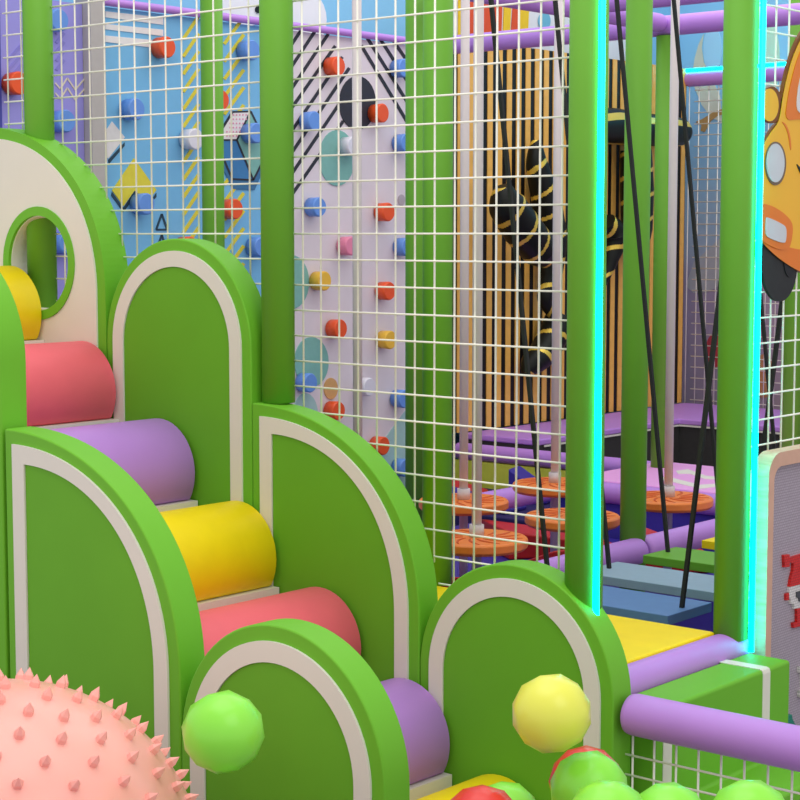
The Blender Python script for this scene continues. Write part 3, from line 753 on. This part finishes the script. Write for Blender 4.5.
cs('headlight', ell(775, 163.5, 10.4, 21.8, 32), CG2, .0115, .003, 'brown headlight ring')
cs('headlight', ell(775, 163, 8.8, 19.4, 32), CH, .0145, .003, 'silver headlight')
cs('fog_light', [(758, 203), (770, 205), (782, 212), (791, 221), (792.5, 230), (790, 246), (786, 250), (776, 249), (764, 243), (757.5, 236)], CO, .0130, .003, 'orange fog light surround')
cs('fog_light', [(765.5, 218), (767, 217), (782, 224), (786, 228), (785.5, 241), (783, 243.5), (768, 238), (765, 234)], CH, .0165, .003, 'silver fog light')
cs('mouth', [(795, 162), (800, 168), (812, 176), (812, 190), (803, 180)], BLACK, .0115, .002, 'black smiling mouth line')

# ================================================================ balls
def plastic(name, rgb, sss=.35):
    mm = mat(name, rgb, .28, .01, 8, .5)
    b = mm.node_tree.nodes['Principled BSDF']
    b.inputs['Subsurface Weight'].default_value = sss; b.inputs['Subsurface Radius'].default_value = (.05, .05, .03); b.inputs['Subsurface Scale'].default_value = .5
    return mm
LG = plastic('lime_ball_plastic', (146, 232, 72)); LY = plastic('yellow_ball_plastic', (232, 232, 92)); LR = plastic('red_ball_plastic', (222, 50, 44))
LPK = plastic('pink_ball_rubber', (252, 176, 164), .25)
def ball(px, py, rpx, mt, label, R=.09):
    d = R*F/rpx; c = Vector((0, 0, H))+ray(px, py)*d
    bm = bmesh.new(); bmesh.ops.create_icosphere(bm, subdivisions=2, radius=R)
    rot = Matrix.Rotation(random.random()*6, 4, 'Z') @ Matrix.Rotation(random.random()*6, 4, 'X'); bmesh.ops.transform(bm, matrix=rot, verts=bm.verts)
    me = bpy.data.meshes.new('pit_ball'); bm.to_mesh(me); bm.free(); me.materials.append(mt)
    for p in me.polygons: p.use_smooth = True
    o = bpy.data.objects.new('pit_ball', me); COL.objects.link(o); o.location = c
    tag(o, label, 'ball', 'plastic pit balls'); return o
ball(223, 732, 42, LG, 'lime green ball in mid air beside the pink spiky ball')
ball(551.5, 713.5, 40.5, LY, 'yellow ball in mid air before the lowest rear arch')
ball(589, 790, 40, LG, 'lime green ball in front of a red ball, below the yellow one')
ball(586, 783, 37.5, LR, 'red ball showing as a rim behind a lime green ball')
ball(608, 822, 43, LG, 'lime green ball at the bottom edge, in front of the pair with the red rim')
ball(669, 824, 42, LG, 'lime green ball at the bottom edge under the left end of the net')
ball(750, 822, 43, LG, 'lime green ball at the bottom edge, farthest right')
ball(505, 818, 37, LG, 'lime green ball at the bottom edge, right of a red ball')
ball(482, 826, 41.5, LR, 'red ball at the bottom edge below the lowest stair roller')
ball(229, 842, 42, LG, 'lime green ball barely showing at the bottom edge beside the pink spiky ball')

# spiky ball
R = .455; rp = 203.0
d = R*F/rp; C0 = Vector((0, 0, H))+ray(1, 884)*d
o = empty('spiky_ball', tuple(C0-Vector((0, 0, R))), 'big pink rubber ball covered in small spikes', 'ball')
bm = bmesh.new(); bmesh.ops.create_uvsphere(bm, u_segments=64, v_segments=40, radius=R)
me = bpy.data.meshes.new('ball_body'); bm.to_mesh(me); bm.free(); me.materials.append(LPK)
for p in me.polygons: p.use_smooth = True
b = bpy.data.objects.new('ball_body', me); COL.objects.link(b); b.parent = o; b.location = (0, 0, R)
sp = MB(); n = 5; h = .029; rb = .0125
sv = [(rb*math.cos(2*math.pi*k/n), rb*math.sin(2*math.pi*k/n), -.003) for k in range(n)]+[(rb*.93*math.cos(2*math.pi*k/n), rb*.93*math.sin(2*math.pi*k/n), .010) for k in range(n)]+[(0, 0, h)]
sf = [(k, (k+1) % n, n+(k+1) % n, n+k) for k in range(n)]+[(n+k, n+(k+1) % n, 2*n) for k in range(n)]
sme = bpy.data.meshes.new('spike'); sme.from_pydata(sv, [], sf); sme.materials.append(mat('pink_spike_rubber', (254, 178, 168), .4, .02, 10))
N = 420; items = []
camv = (Vector((0, 0, H))-C0).normalized()
for i in range(N):
    z = 1-2*(i+.5)/N; a = i*math.pi*(3-math.sqrt(5)); rr = math.sqrt(1-z*z)
    items.append(Vector((rr*math.cos(a), rr*math.sin(a), z)))
def vis(v):
    p = C0+v*R-Vector((0, 0, H)); dd = p.dot(fw); x = 400+F*p.dot(rt)/dd; y = 400-F*p.dot(upv)/dd
    return (0 if v.dot(camv) > -.12 and -20 < x < 820 and y < 815 else 1)
items.sort(key=lambda v: (vis(v), -v.dot(camv)))
rest = MB()
for i, v in enumerate(items):
    q = Vector((0, 0, 1)).rotation_difference(v)
    if i < 95:
        s = bpy.data.objects.new('spike', sme); COL.objects.link(s); s.parent = o
        s.location = Vector((0, 0, R))+v*R; s.rotation_mode = 'QUATERNION'; s.rotation_quaternion = q
    else:
        rest.add([Vector((0, 0, R))+v*R+(q @ Vector(a)) for a in sv], sf, sme.materials[0])
r = rest.build('spike'); r.parent = o; r.matrix_parent_inverse = Matrix(); r['kind'] = 'stuff'
